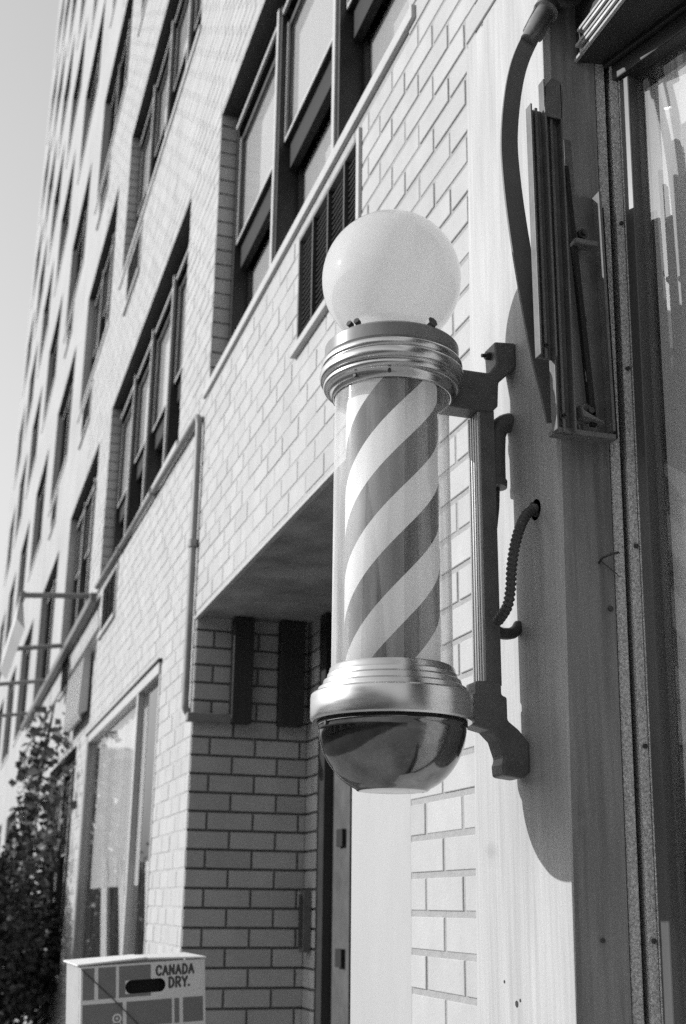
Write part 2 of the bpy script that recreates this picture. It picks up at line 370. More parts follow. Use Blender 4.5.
def sheet(mb, place, u0, u1, z0, z1, openings, m, d=0):
    us = sorted({u0, u1, *[min(max(o[i], u0), u1) for o in openings for i in (0, 1)]})
    zs = sorted({z0, z1, *[min(max(o[i], z0), z1) for o in openings for i in (2, 3)]})
    for a, b in zip(us, us[1:]):
        for c, e in zip(zs, zs[1:]):
            mu, mz = (a+b)/2, (c+e)/2
            if any(o[0] < mu < o[1] and o[2] < mz < o[3] for o in openings): continue
            mb.quad(place(a,c,d), place(b,c,d), place(b,e,d), place(a,e,d), m)

YEND, ZTOP = 33.6, 30.0
COLS = [(2.70, 5.43), (6.24, 9.65), (10.45, 12.93), (14.2, 16.6), (18.0, 20.4), (21.8, 24.2), (25.6, 28.0), (29.4, 31.8)]
def row_z(k): return (2.40, 3.94) if k == 0 else (3.94+2.64*k-1.46, 3.94+2.64*k)
WINS = []
def seen(y, z):
    """could the photograph's viewpoint see this far up this part of the front?"""
    return z < 1.25*y+1.2
for ci, (a, b) in enumerate(COLS):
    for k in range(0, 10):
        z0, z1 = row_z(k)
        if seen(b, z0) and z1 < ZTOP-1: WINS.append((ci, k, a, b, z0, z1))
for ci in (2, 3, 4, 5, 6, 7): WINS.append((ci, -1, COLS[ci][0], COLS[ci][1], -.55, 1.25))
REC = (3.166, 5.47, GROUND, 1.262)        # recessed doorway
SHOPW = (6.38, 9.62, -.95, 1.225)          # ground-floor display window
VENTS = [(0, 0, 3.115, 3.83, 1.875, 2.315), (1, 0, 8.48, 9.33, 1.94, 2.31), (1, 1, 8.43, 9.22, 4.62, 5.03), (2, 0, 11.6, 12.5, 1.94, 2.31), (2, 1, 11.6, 12.5, 4.62, 5.03), (2, 2, 11.6, 12.5, 7.26, 7.67), (3, 1, 15.2, 16.1, 4.62, 5.03), (3, 2, 15.2, 16.1, 7.26, 7.67)]
OPEN = [(w[2], w[3], w[4], w[5]) for w in WINS]+[REC, SHOPW]+[(v[2], v[3], v[4], v[5]) for v in VENTS]
bld = thing('apartment_building', 'tall pale brick building with rows of dark windows receding along the street', 'building', (FX, 16, GROUND))
front = lambda u, z, d: (FX+d, u, z)
YN = 11.5
mb = MB()
near = [o for o in OPEN if o[0] < YN]
# joints of the near bricks, and the bricks themselves
sheet(mb, front, 2.26, 3.2, GROUND, 14.0, near, 'mortar_near', .003)
sheet(mb, front, 3.2, YN, GROUND, 14.0, near, 'mortar', .0022)
sheet(mb, front, -8, 2.30, 1.975, 14.0, [], 'mortar', .0055)
bricks(mb, front, 2.27, 3.17, GROUND, 9.6, near+[(2.726, 3.17, GROUND, 1.262), (2.26, 2.30, 1.9, 9.7)], 2.632, jn=.0135)
bricks(mb, front, 3.17, YN, GROUND, 9.6, near, 2.632)
bricks(mb, front, 1.2, 2.31, 1.985, 5.0, [], 2.632)
sheet(mb, front, 2.31, YN, 9.605, ZTOP, [o for o in near if o[3] > 9.6], 'far_brick', 0)
sheet(mb, front, -8, 1.195, 1.985, ZTOP, [], 'far_brick', 0)
sheet(mb, front, 1.195, 2.31, 5.005, ZTOP, [], 'far_brick', 0)
sheet(mb, front, YN+.005, YEND, GROUND, ZTOP, [o for o in OPEN if o[1] > YN], 'far_brick', 0)
# reveals round every window
for (ci, k, a, b, z0, z1) in WINS:
    D = .135
    if b < YN and z0 < 9:
        bricks(mb, lambda u, z, d, b=b: (u, b+d, z), FX+.004, FX+D, z0, z1, [], FX+.004-BL*.5, depth=.02)
        mb.quad((FX+.006,b+.009,z0),(FX+D,b+.009,z0),(FX+D,b+.009,z1),(FX+.006,b+.009,z1),'mortar')
    else:
        mb.quad((FX,b,z0),(FX+D,b,z0),(FX+D,b,z1),(FX,b,z1),'far_brick')
    mb.quad((FX+.012,a,z0),(FX+D,a,z0),(FX+D,a,z1),(FX+.012,a,z1),'far_brick')
    mb.quad((FX+.002,a,z1),(FX+D,a,z1),(FX+D,b,z1),(FX+.002,b,z1),'head_paint')
# side wall of the recess, its short return, and back parts
side = lambda u, z, d: (u, 5.462+d, z)
bricks(mb, side, FX+.004, 1.577, GROUND, 1.262, [], 1.128, m='recess_brick', jn=.011)
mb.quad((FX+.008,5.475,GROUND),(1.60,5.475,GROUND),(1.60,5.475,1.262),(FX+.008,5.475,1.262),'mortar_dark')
ret = lambda u, z, d: (1.577+d, u, z)
bricks(mb, ret, 5.272, 5.462, GROUND, 1.262, [], 5.36, m='recess_brick')
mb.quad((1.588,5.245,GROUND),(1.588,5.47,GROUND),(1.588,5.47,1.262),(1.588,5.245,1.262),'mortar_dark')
mb.quad((1.588,5.245,GROUND),(1.70,5.245,GROUND),(1.70,5.245,1.262),(1.588,5.245,1.262),'mortar')
mb.quad((FX+.02,3.1,GROUND),(1.9,3.1,GROUND),(1.9,3.1,1.262),(FX+.02,3.1,1.262),'mortar')
# far end, roof slab and back so that the block is closed
mb.quad((FX,YEND,GROUND),(14,YEND,GROUND),(14,YEND,ZTOP),(FX,YEND,ZTOP),'far_brick')
mb.quad((14,-8,GROUND),(14,YEND,GROUND),(14,YEND,ZTOP),(14,-8,ZTOP),'far_brick')
mb.quad((FX,-8,GROUND),(14,-8,GROUND),(14,-8,ZTOP),(FX,-8,ZTOP),'far_brick')
mb.build('wall', bld)
mb = MB(); mb.box(FX-.06, 14.1, -8.1, YEND+.1, ZTOP, ZTOP+.25, 'concrete'); mb.build('roof', bld)
mb = MB(); mb.quad((FX+.016,3.1,1.2625),(1.9,3.1,1.2625),(1.9,5.5,1.2625),(FX+.016,5.5,1.2625),'concrete'); mb.build('soffit', bld)
mb = MB(); mb.box(FX-.006, FX+.014, 3.14, 5.50, 1.2500, 1.2610, 'sill')
prev = None
for i in range(30):     # crumbling bed joint above the steel
    y0 = 3.16+i*.0775; mb.box(FX+.004, FX+.03, y0, y0+.074, 1.263, 1.272+.006*random.random(), 'black')
mb.build('lintel', bld)
mb = MB(); mb.box(FX+.0012, FX+.10, 2.727, 3.166, GROUND, 1.2495, 'smooth_render'); mb.build('filler_panel', bld, bevel=.004)

def window(ci, k, a, b, z0, z1):
    """frame with mullions; each light: upper sash with a blind behind, lower sash set further in"""
    detail = (ci == 0) or (ci == 1 and k < 3) or (ci == 2 and k < 2)
    W = b-a; n = 3 if ci in (0, 2) else 4 if ci == 1 else 2
    f = MB(); x0 = FX+.115
    f.box(x0-.03, x0+.12, b-.05, b-.002, z0+.002, z1-.002, 'frame_dark')
    f.box(x0-.03, x0+.12, a+.002, a+.05, z0+.002, z1-.002, 'frame_dark')
    f.box(x0-.03, x0+.12, a+.052, b-.052, z1-.06, z1-.002, 'frame_dark')
    f.box(x0-.035, x0+.12, a+.052, b-.052, z0+.002, z0+.05, 'frame_dark')
    pitch = (W-.1)/n
    for i in range(1, n):
        y = b-.05-pitch*i
        f.box(x0-.045, x0+.12, y-.04, y+.04, z0+.052, z1-.062, 'frame_dark')
        f.box(x0-.056, x0-.046, y-.016, y+.016, z0+.052, z1-.062, 'frame_light')  # paler strip: the mullion's sunlit front edge put into the colour
    f.box(x0-.045, x0-.033, a+.052, b-.052, z1-.115, z1-.095, 'frame_light')
    # the dim room behind
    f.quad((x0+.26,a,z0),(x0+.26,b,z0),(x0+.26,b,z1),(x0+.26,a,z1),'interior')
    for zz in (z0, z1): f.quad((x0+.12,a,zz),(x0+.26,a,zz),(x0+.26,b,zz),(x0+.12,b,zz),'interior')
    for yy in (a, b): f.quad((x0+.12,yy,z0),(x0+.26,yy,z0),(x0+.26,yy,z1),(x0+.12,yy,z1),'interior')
    w = f.build('window', bld)
    mb = MB()
    mb.box(FX-.014, FX+.10, a-(.055 if ci == 0 and k == 0 else .02), b+.08, z0-.042, z0+.004, 'sill'); mb.build('sill', w, bevel=.004)
    zm = z0+(z1-z0)*.49 if ci == 0 else z0+(z1-z0)*.5
    rnd = random.Random(ci*31+k)
    if detail:
        for i in range(n):
            y1 = b-.05-pitch*i-(.045 if i else .005); y0 = b-.05-pitch*(i+1)+(.045 if i < n-1 else .005)
            drop = zm if ci == 0 else zm+(rnd.uniform(-.12, .10))
            s = MB()
            t = .035; xa = x0-.028; xb = x0+.002
            t = .026; xa = x0-.016
            s.box(xa, xb, y1-t, y1, drop, z1-.16, 'frame_dark'); s.box(xa, xb, y0, y0+t, drop, z1-.16, 'frame_dark')
            s.box(xa, xb, y0+t, y1-t, drop, drop+.03, 'frame_dark'); s.box(xa, xb, y0+t, y1-t, z1-.16-t, z1-.16, 'frame_dark')
            s.box(xa-.006, xa-.0005, y1-.012, y1, drop, z1-.16, 'frame_light'); s.box(xa-.006, xa-.0005, y0, y1-.0125, drop, drop+.016, 'frame_light')  # pale edges paint the sunlight on the sash front
            s.box(xa+.02, xb+.035, y0+.004, y1-.004, drop-.13, drop-.002, 'black')
            so = s.build('sash', w)
            p = MB(); p.quad((x0-.006,y0+t,drop+.03),(x0-.006,y1-t,drop+.03),(x0-.006,y1-t,z1-.16-t),(x0-.006,y0+t,z1-.16-t),'glass'); p.build('pane', w)
            p = MB(); p.box(x0+.0055, x0+.0075, y0+.012, y1-.012, drop, z1-.17, 'blind'); p.build('blind', w)
            s = MB(); xa = x0+.045; xb = x0+.075
            s.box(xa, xb, y1-t, y1, z0+.05, drop-.13, 'frame_dark'); s.box(xa, xb, y0, y0+t, z0+.05, drop-.13, 'frame_dark')
            s.box(xa, xb, y0+t, y1-t, z0+.05, z0+.09, 'frame_dark'); s.build('sash', w)
            p = MB(); p.quad((x0+.06,y0+t,z0+.09),(x0+.06,y1-t,z0+.09),(x0+.06,y1-t,drop-.13),(x0+.06,y0+t,drop-.13),'glass'); p.build('pane', w)
            if ci == 0 or rnd.random() < .45:
                p = MB(); p.box(x0+.066, x0+.068, y0+.027, y1-.027, z0+.06, drop-.132, 'blind'); p.build('blind', w)
    else:
        for i in range(n):
            y1 = b-.05-pitch*i-(.045 if i else .005); y0 = b-.05-pitch*(i+1)+(.045 if i < n-1 else .005)
            p = MB(); p.quad((x0+.01,y0,z0+.05),(x0+.01,y1,z0+.05),(x0+.01,y1,z1-.06),(x0+.01,y0,z1-.06),'far_glass'); p.build('pane', w)
            if rnd.random() < .08:
                p = MB(); p.box(x0+.04, x0+.042, y0+.01, y1-.01, z0+(z1-z0)*rnd.uniform(.4, .8), z1-.07, 'blind'); p.build('blind', w)
    return w
for w in WINS: window(*w)
for (ci, k, a, b, z0, z1) in VENTS:      # air-conditioner sleeves under the windows
    f = MB(); d = .02
    f.box(FX-.010, FX+.08, a, a+.026, z0, z1, 'frame_light'); f.box(FX+.0, FX+.08, b-.012, b, z0, z1, 'louver')
    f.box(FX+.0, FX+.08, a+.026, b-.012, z1-.015, z1, 'louver')
    f.quad((FX+.06,a,z0),(FX+.06,b,z0),(FX+.06,b,z1),(FX+.06,a,z1),'black')
    for i in range(1, 4):
        y = a+(b-a)*i/4; f.box(FX+.0, FX+.05, y-.006, y+.006, z0, z1-.015, 'frame_dark')
    n = int((z1-z0)/.022)
    for i in range(n):
        z = z0+.01+i*(z1-z0-.03)/n
        f.hexa([(FX+.012,a+.027,z),(FX+.014,a+.027,z-.002),(FX+.014,b-.013,z-.002),(FX+.012,b-.013,z),
                (FX+.036,a+.027,z+.018),(FX+.038,a+.027,z+.016),(FX+.038,b-.013,z+.016),(FX+.036,b-.013,z+.018)], 'louver')
    v = f.build('vent_grille', bld)
    f = MB(); f.box(FX-.022, FX+.03, a-.01, b+.01, z0-.035, z0-.003, 'sill'); f.build('sill', v, bevel=.004)

# ground-floor display window, part of the building
a, b, z0, z1 = SHOPW
f = MB(); xf = FX+.03
f.box(FX-.012, FX+.035, b-.11, b, z0, z1, 'frame'); f.box(FX-.004, FX+.035, a, a+.03, z0, z1-.07, 'frame_light')
f.box(FX-.012, FX+.035, a, b-.112, z1-.07, z1-.012, 'frame_light'); f.box(FX-.02, FX+.02, a-.02, b+.02, z1-.010, z1+.004, 'black')
f.box(FX-.010, FX+.03, 7.07, 7.13, z0, z1-.072, 'frame_light'); f.box(FX+.012, FX+.03, 7.132, 7.16, z0, z1-.072, 'frame_dark')
f.box(FX-.01, FX+.10, a, b, z0-.08, z0, 'sill')
for q in ((a,FX+.1,a,1.9),(b,FX+.1,b,1.9)):
    f.quad((q[1],q[0],z0),(q[3],q[2],z0),(q[3],q[2],z1),(q[1],q[0],z1),'interior')
f.quad((1.9,a,z0),(1.9,b,z0),(1.9,b,z1),(1.9,a,z1),'interior')
f.quad((FX+.1,a,z0),(1.9,a,z0),(1.9,b,z0),(FX+.1,b,z0),'interior'); f.quad((FX+.1,a,z1),(1.9,a,z1),(1.9,b,z1),(FX+.1,b,z1),'interior')
sw = f.build('display_window', bld)
p = MB(); p.quad((xf-.008,7.16,z0),(xf-.008,b-.11,z0),(xf-.008,b-.11,z1-.07),(xf-.008,7.16,z1-.07),'glass'); p.build('pane', sw)
p = MB(); p.quad((xf-.008,a+.03,z0),(xf-.008,7.07,z0),(xf-.008,7.07,z1-.07),(xf-.008,a+.03,z1-.07),'glass'); p.build('pane', sw)
p = MB(); n = 120                                             # curtain with shallow folds
for i in range(n):
    y0_, y1_ = 7.25+i*(2.2/n), 7.25+(i+1)*(2.2/n)
    w0, w1 = (FX+.075+.008*math.sin(y*26)+.005*math.sin(y*61) for y in (y0_, y1_))
    p.add([(w0,y0_,.10),(w1,y1_,.10),(w1,y1_,z1-.05),(w0,y0_,z1-.05)], [(0,1,2,3)], 'curtain', True)
p.build('curtain', sw)

# the door at the back of the recess
f = MB()
f.box(1.575, 1.70, 5.17, 5.270, GROUND, 1.262, 'frame_dark'); f.box(1.60, 1.70, 3.17, 3.26, GROUND, 1.262, 'frame_dark')
f.box(1.60, 1.70, 3.262, 5.168, .92, 1.0, 'frame_dark')
df = f.build('door_frame', bld)
f = MB()
f.box(1.615, 1.665, 4.93, 5.168, GROUND+.01, .918, 'door_paint'); f.box(1.615, 1.665, 3.265, 3.5, GROUND+.01, .918, 'door_paint')
f.box(1.615, 1.665, 3.5, 4.93, .74, .918, 'frame_dark'); f.box(1.615, 1.665, 3.5, 4.93, GROUND+.01, GROUND+.3, 'frame_dark')
f.box(1.645, 1.655, 3.5, 4.93, GROUND+.3, .74, 'dark_paint'); f.box(1.64, 1.65, 3.262, 5.168, 1.0, 1.262, 'dark_paint')
dr = f.build('door', bld)
for z in (.27, -.20):
    f = MB(); f.box(1.598, 1.616, 4.98, 5.06, z-.035, z+.035, 'black'); f.build('hinge', dr)
f = MB(); f.box(1.54, 1.577, 5.335, 5.395, -.19, .065, 'cast'); f.box(1.532, 1.54, 5.345, 5.385, -.17, .045, 'bolt'); f.build('door_pull', bld, bevel=.004)

# ------------------------------------------------------------------ fixtures on the brick front
pp = thing('conduit_pipe', 'grey painted conduit pipe running along the brick and down the doorway corner', 'pipe', (FX-.022, 5.515, .8))
f = MB(); R = .017
path = [(FX-.024, 9.6, 2.385), (FX-.024, 5.62, 2.285)]
for i in range(7):
    t = i/6*PI/2; path.append((FX-.024, 5.585-.07*math.sin(t), 2.215+.07*math.cos(t)))
path += [(FX-.024, 5.513, .86)]
for i in range(1, 6):
    t = i/5*PI/2; path.append((FX-.024+.05*(1-math.cos(t)), 5.511, .86-.05*math.sin(t)))
f.tube(path, R, 'pipe', 12); f.build('pipe', pp)
f = MB(); f.box(FX-.03, FX+.19, 5.41, 5.458, .775, .815, 'pipe'); f.build('pipe_foot', pp, bevel=.006)
for (y, z) in ((8.3, 2.352), (6.9, 2.317)):
    f = MB(); f.tube([(FX-.024,y-.02,z),(FX-.024,y+.02,z)], .024, 'pipe', 12); f.build('coupling', pp)
for z in (1.62,):
    f = MB(); f.tube([(FX-.024,5.513,z-.018),(FX-.024,5.513,z+.018)], .024, 'pipe', 12); f.build('coupling', pp)
for i, (x0, x1, lab) in enumerate(((1.205, 1.298, 'narrow dark plank fixed upright on the brick, nearer the doorway corner'), (1.427, 1.541, 'wider dark plank fixed upright on the brick, deeper in the doorway'))):
    f = MB(); f.box(x0, x1, 5.39, 5.455, .775, 1.258, 'dark_wood'); o = f.build('dark_plank', None, bevel=.004, loc=((x0+x1)/2, 5.45, .775))
    tag(o, lab, 'plank', 'dark planks in the doorway')

# ------------------------------------------------------------------ timber shop front on the right
sf = thing('shop_front', 'weathered timber shop front with corner post, header beam and glazed window', 'shop front', (1.1, 1.9, GROUND))
LX, LY = .008, -.022      # the old post is out of plumb
TA = math.radians(17)     # the side of the entrance opens outwards by this much
def ln(x, y, z):
    """frontal coordinates of the entrance side -> splayed, leaning post"""
    u = (x-FX)*.884; d = y-1.944
    return (FX+math.cos(TA)*u+math.sin(TA)*d+LX*z, 1.944-math.sin(TA)*u+math.cos(TA)*d+LY*z, z)
def lbox(f, x0, x1, y0, y1, z0, z1, m, n=1):
    for i in range(n):
        a = z0+(z1-z0)*i/n; b = z0+(z1-z0)*(i+1)/n
        f.hexa([ln(x0,y0,a),ln(x1,y0,a),ln(x1,y1,a),ln(x0,y1,a),ln(x0,y0,b),ln(x1,y0,b),ln(x1,y1,b),ln(x0,y1,b)], m)
def bx(f, x0, x1, y0, y1, z0, z1, m, sy=-.02):
    """board whose near edge leans"""
    f.hexa([(x0,y0-sy*0+LY*z0,z0),(x1,y0+LY*z0,z0),(x1,y1,z0),(x0,y1,z0),(x0,y0+LY*z1,z1),(x1,y0+LY*z1,z1),(x1,y1,z1),(x0,y1,z1)], m)
f = MB(); f.hexa([(FX-.009,1.944-LY*1.6,GROUND),(FX+.04,1.944-LY*1.6,GROUND),(FX+.04,2.388,GROUND),(FX-.009,2.388,GROUND),(FX-.009,1.944+LY*1.981,1.981),(FX+.04,1.944+LY*1.981,1.981),(FX+.04,2.292,1.981),(FX-.009,2.292,1.981)], 'board'); f.build('facing_board', sf, bevel=.0025)
f = MB(); lbox(f, FX-.007, 1.1355, 1.9425, 2.02, GROUND, 1.98, 'post')
f.build('corner_post', sf)
f = MB(); lbox(f, 1.138, 1.160, 1.946, 1.99, GROUND, 1.72, 'weathered'); f.build('inner_strip', sf, bevel=.002)
f = MB(); lbox(f, 1.1602, 1.1695, 1.985, 2.0, GROUND, 1.72, 'black'); f.build('gap_seal', sf)
f = MB(); lbox(f, 1.170, 1.188, 1.935, 1.985, GROUND, 1.66, 'weathered'); lbox(f, 1.1885, 1.192, 1.931, 1.95, GROUND, 1.66, 'weathered'); gs = f.build('glazing_bead', sf, bevel=.002)
for z in (1.29, .98, .63, .27, -.05):
    f = MB(); p = ln(1.180, 1.934, z); f.tube([(p[0],p[1],p[2]),(p[0],p[1]-.004,p[2])], .0042, 'bolt', 10); f.build('screw', gs)
f = MB(); D = Vector((.27, -.963, 0)); Nn = Vector((.963, .27, 0))
def sp(s, d, z): p = Vector((1.185, 1.862, 0))+D*s+Nn*d; return (p.x+LX*z, p.y+LY*z, z)
def splay_box(f, s0, s1, d0, d1, z0, z1, m):
    f.hexa([sp(s0,d0,z0),sp(s1,d0,z0),sp(s1,d1,z0),sp(s0,d1,z0),sp(s0,d0,z1),sp(s1,d0,z1),sp(s1,d1,z1),sp(s0,d1,z1)], m)
splay_box(f, -.06, -.012, -.012, .032, GROUND, 1.62, 'jamb_paint'); splay_box(f, .012, 2.2, -.02, .032, GROUND, GROUND+.5, 'frame_dark')
splay_box(f, -.06, 2.2, -.022, .06, 1.62, 1.70, 'frame_dark'); splay_box(f, -.06, 2.2, -.034, -.022, 1.655, 1.70, 'frame_dark')
f.build('window_frame', sf, bevel=.003)
f = MB(); f.quad(sp(-.012,.012,GROUND+.5), sp(2.2,.012,GROUND+.5), sp(2.2,.012,1.62), sp(-.012,.012,1.62), 'shop_glass'); f.build('window_pane', sf)
f = MB()                               # the dim room behind the glass
f.quad(sp(-.06,.75,GROUND), sp(2.2,.75,GROUND), sp(2.2,.75,1.70), sp(-.06,.75,1.70), 'interior')
f.quad(sp(-.06,.06,GROUND), sp(-.06,.75,GROUND), sp(-.06,.75,1.70), sp(-.06,.06,1.70), 'interior')
f.quad(sp(-.06,.06,1.699), sp(-.06,.75,1.699), sp(2.2,.75,1.699), sp(2.2,.06,1.699), 'interior')
f.build('shop_interior', sf)
f = MB(); n = 260; pts = []
for i in range(n+1):                   # white curtain hung just inside the glass
    s = -.004+i*.0046; pts.append((s, .034+.0010*math.sin(s*38)+.0005*math.sin(s*90)))
for (s0, d0), (s1, d1) in zip(pts, pts[1:]):
    f.add([sp(s0,d0,-1.0), sp(s1,d1,-1.0), sp(s1,d1,1.60), sp(s0,d0,1.60)], [(0,1,2,3)], 'curtain', True)
f.build('curtain', sf)
# header beam: fascia board, soffit, thin drip edges
f = MB(); f.box(1.101, 1.36, -3, 1.934, 1.668, 1.98, 'dark_paint'); f.box(1.36, 2.3, -3, 1.93, 1.705, 1.98, 'dark_paint'); f.build('header_beam', sf, bevel=.003)
f = MB(); f.box(1.076, 1.1005, 1.895, 1.90, 1.672, 1.80, 'post'); f.build('beam_end_block', sf, bevel=.002)
f = MB()
for i in range(5):
    z = 1.669+i*.0085; x = 1.1-.004*i-(i % 2)*.002
    f.box(x-.006, 1.1008, -3, 1.893-.012*i-(.03 if i % 2 else 0), z, z+.0062, 'alu_dull' if i % 2 else 'board')
f.build('drip_edge', sf)
for (x, z, r) in ((1.125, .515, .005), (1.086, -.05, .004)):
    f = MB(); p = ln(x, 1.9425, z); f.tube([p, (p[0], p[1]-.003, p[2])], r, 'bolt', 10); f.build('screw', sf)
for (y, z, r_) in ((2.170, -.165, .006), (2.155, -.158, .003), (2.22, -.13, .003)):
    f = MB(); f.tube([(FX-.0092, y, z), (FX-.0098, y, z)], r_, 'bolt', 9); f.build('knot', sf)
nl = MB(); p = Vector(ln(1.105, 1.9425, .600)); nl.tube([p, p+Vector((-.004,-.02,.004)), p+Vector((.010,-.034,.010)), p+Vector((.022,-.036,.012))], .0022, 'bolt', 8); nl.tube([p+Vector((-.002,-.012,0)), p+Vector((.02,-.016,-.018)), p+Vector((.034,-.012,-.026))], .0009, 'bolt', 6)
tag(nl.build('bent_nail', None, loc=tuple(p)), 'rusty bent nail driven into the shaded corner post', 'nail')

# awning hardware
ro = thing('awning_roller', 'dark rolled awning above the shop window with a bright metal axle', 'awning', (1.05, 1.93, 1.87))
f = MB(); n = 26; prof = []
f.tube([(1.052,-3,1.857),(1.052,-1,1.857),(1.052,1.3,1.857),(1.052,1.86,1.857)], .070, 'canvas', 28); f.build('rolled_canvas', ro)
f = MB(); f.tube([(1.052,1.86,1.857),(1.052,1.872,1.857)], .076, 'strap', 24); f.build('end_disc', ro)
f = MB(); f.tube([(.985,1.885,1.69),(1.008,1.885,1.735),(1.032,1.885,1.775),(1.052,1.885,1.835)], [.015,.018,.021,.021], 'alu_dull', 16); f.tube([(1.030,1.885,1.772),(1.037,1.885,1.786)], .027, 'alu_dull', 18); f.build('axle', ro)
f = MB(); f.box(1.06, 1.11, 1.90, 1.93, 1.80, 1.98, 'strap'); f.build('hanger_plate', ro)

st = thing('awning_strap', 'curved flat dark metal strap hanging from the awning axle past the brackets', 'metal strap', (1.0, 1.91, .85))
f = MB(); CL = [(1.045,1.80),(1.018,1.745),(.990,1.69),(.966,1.625),(.950,1.545),(.941,1.45),(.944,1.36),(.955,1.25),(.973,1.12),(.993,1.0),(1.012,.92),(1.024,.862)]
from mathutils import geometry
def smooth(pts, n=6):
    out = []
    P = [Vector((*p, 0)) if len(p) == 2 else Vector(p) for p in pts]; P = [P[0]*2-P[1]]+P+[P[-1]*2-P[-2]]
    for i in range(1, len(P)-2):
        for k in range(n):
            t = k/n; p0, p1, p2, p3 = P[i-1:i+3]
            out.append(.5*((2*p1)+(p2-p0)*t+(2*p0-5*p1+4*p2-p3)*t*t+(3*p1-p0-3*p2+p3)*t**3))
    out.append(P[-2]); return out
c = smooth(CL); v = []; fa = []
for i, p in enumerate(c):
    d = (c[min(i+1, len(c)-1)]-c[max(i-1, 0)]).normalized(); nrm = Vector((-d.y, d.x, 0)); t = i/(len(c)-1)
    w = .0175+.006*max(0, (t-.45)/.55)
    yy = 1.915+LY*p.y*.6
    for sgn in (-1, 1):
        q = p+nrm*w*sgn; v += [(q.x, yy-.003, q.y), (q.x, yy+.003, q.y)]
for i in range(len(c)-1):
    k = i*4; fa += [(k,k+2,k+6,k+4),(k+1,k+5,k+7,k+3),(k,k+4,k+5,k+1),(k+2,k+3,k+7,k+6)]
fa += [(0,1,3,2), (len(v)-4,len(v)-2,len(v)-1,len(v)-3)]
f.add(v, fa, 'strap'); f.build('strap', st)
f = MB(); f.beam((1.000,1.893,1.71),(1.034,1.893,1.785), .045, .012, 'steel', (0,1,0)); f.tube([(1.004,1.886,1.722),(1.004,1.878,1.722)], .008, 'alu_dull', 12); f.build('clamp', st, bevel=.004)

br = thing('awning_bracket', 'folded grey steel awning bracket of channels and lever bolted to the post', 'awning bracket', (1.06, 1.93, .85))
def channel(f, x, z0, z1, dx, w, y, m='steel'):
    """U channel, open towards the viewer, leaning by dx over its length"""
    for a, b, ya, yb in ((-w/2, -w/2+.004, -.022, .0), (w/2-.004, w/2, -.022, .0), (-w/2+.004, w/2-.004, -.004, .0), (-.003, .003, -.012, -.0045)):
        f.hexa([(x+dx+a,y+ya,z0),(x+dx+b,y+ya,z0),(x+dx+b,y+yb,z0),(x+dx+a,y+yb,z0),(x+a,y+ya,z1),(x+b,y+ya,z1),(x+b,y+yb,z1),(x+a,y+yb,z1)], m)
f = MB(); channel(f, .993, .976, 1.513, -.001, .035, 1.885); f.build('channel', br, bevel=.0012)
f = MB(); channel(f, 1.031, .838, 1.585, -.004, .040, 1.895); f.build('channel', br, bevel=.0012)
f = MB()
f.box(1.075, 1.135, 1.912, 1.918, .855, 1.36, 'steel'); f.box(1.128, 1.134, 1.885, 1.912, .855, 1.36, 'steel')
f.box(1.012, 1.134, 1.885, 1.918, .838, .848, 'steel'); f.build('mounting_plate', br, bevel=.0012)
f = MB()
f.hexa([(1.056,1.893,.862),(1.092,1.893,.868),(1.092,1.899,.868),(1.056,1.899,.862),(1.062,1.893,1.47),(1.078,1.893,1.47),(1.078,1.899,1.47),(1.062,1.899,1.47)], 'steel')
f.hexa([(1.082,1.880,.858),(1.094,1.880,.858),(1.094,1.892,.858),(1.082,1.892,.858),(1.054,1.880,1.40),(1.062,1.880,1.40),(1.066,1.892,1.40),(1.054,1.892,1.40)], 'black')
f.build('lever', br, bevel=.001)
f = MB(); f.box(1.062, 1.11, 1.868, 1.893, 1.225, 1.236, 'steel'); f.build('pivot_lug', br, bevel=.002); f = MB(); f.hexa([(1.06,1.868,.868),(1.105,1.868,.860),(1.105,1.893,.860),(1.06,1.893,.868),(1.055,1.868,.892),(1.062,1.868,.880),(1.062,1.893,.880),(1.055,1.893,.892)], 'steel'); f.build('pivot_lug', br, bevel=.002)
for (x, z, r, y) in ((1.086,1.255,.011,1.888), (1.088,1.081,.008,1.908), (1.080,.885,.012,1.888), (.993,1.0,.005,1.878), (1.028,.87,.005,1.888)):
    f = MB(); f.tube([(x,y+.002,z),(x,y-.001,z)], r*1.45, 'steel', 16); f.tube([(x,y-.001,z),(x,y-.008,z)], r, 'bolt', 6, smooth=False); f.tube([(x,y-.008,z),(x,y-.014,z)], r*.5, 'bolt', 10); f.build('bolt', br)
f = MB()
f.prism_y([(1.012,1.50),(1.018,1.575),(1.030,1.592),(1.048,1.588),(1.055,1.56),(1.05,1.50)], 1.873, 1.877, 'steel'); f.build('end_plate', br, bevel=.001)

f = MB(); f.box(1.136, 1.155, 1.915, 1.932, .853, 1.345, 'black'); f.build('shade_strip', br)  # black strip painting the shade beside the mounting plate
br.location += Vector((-.017, -.030, -.016))
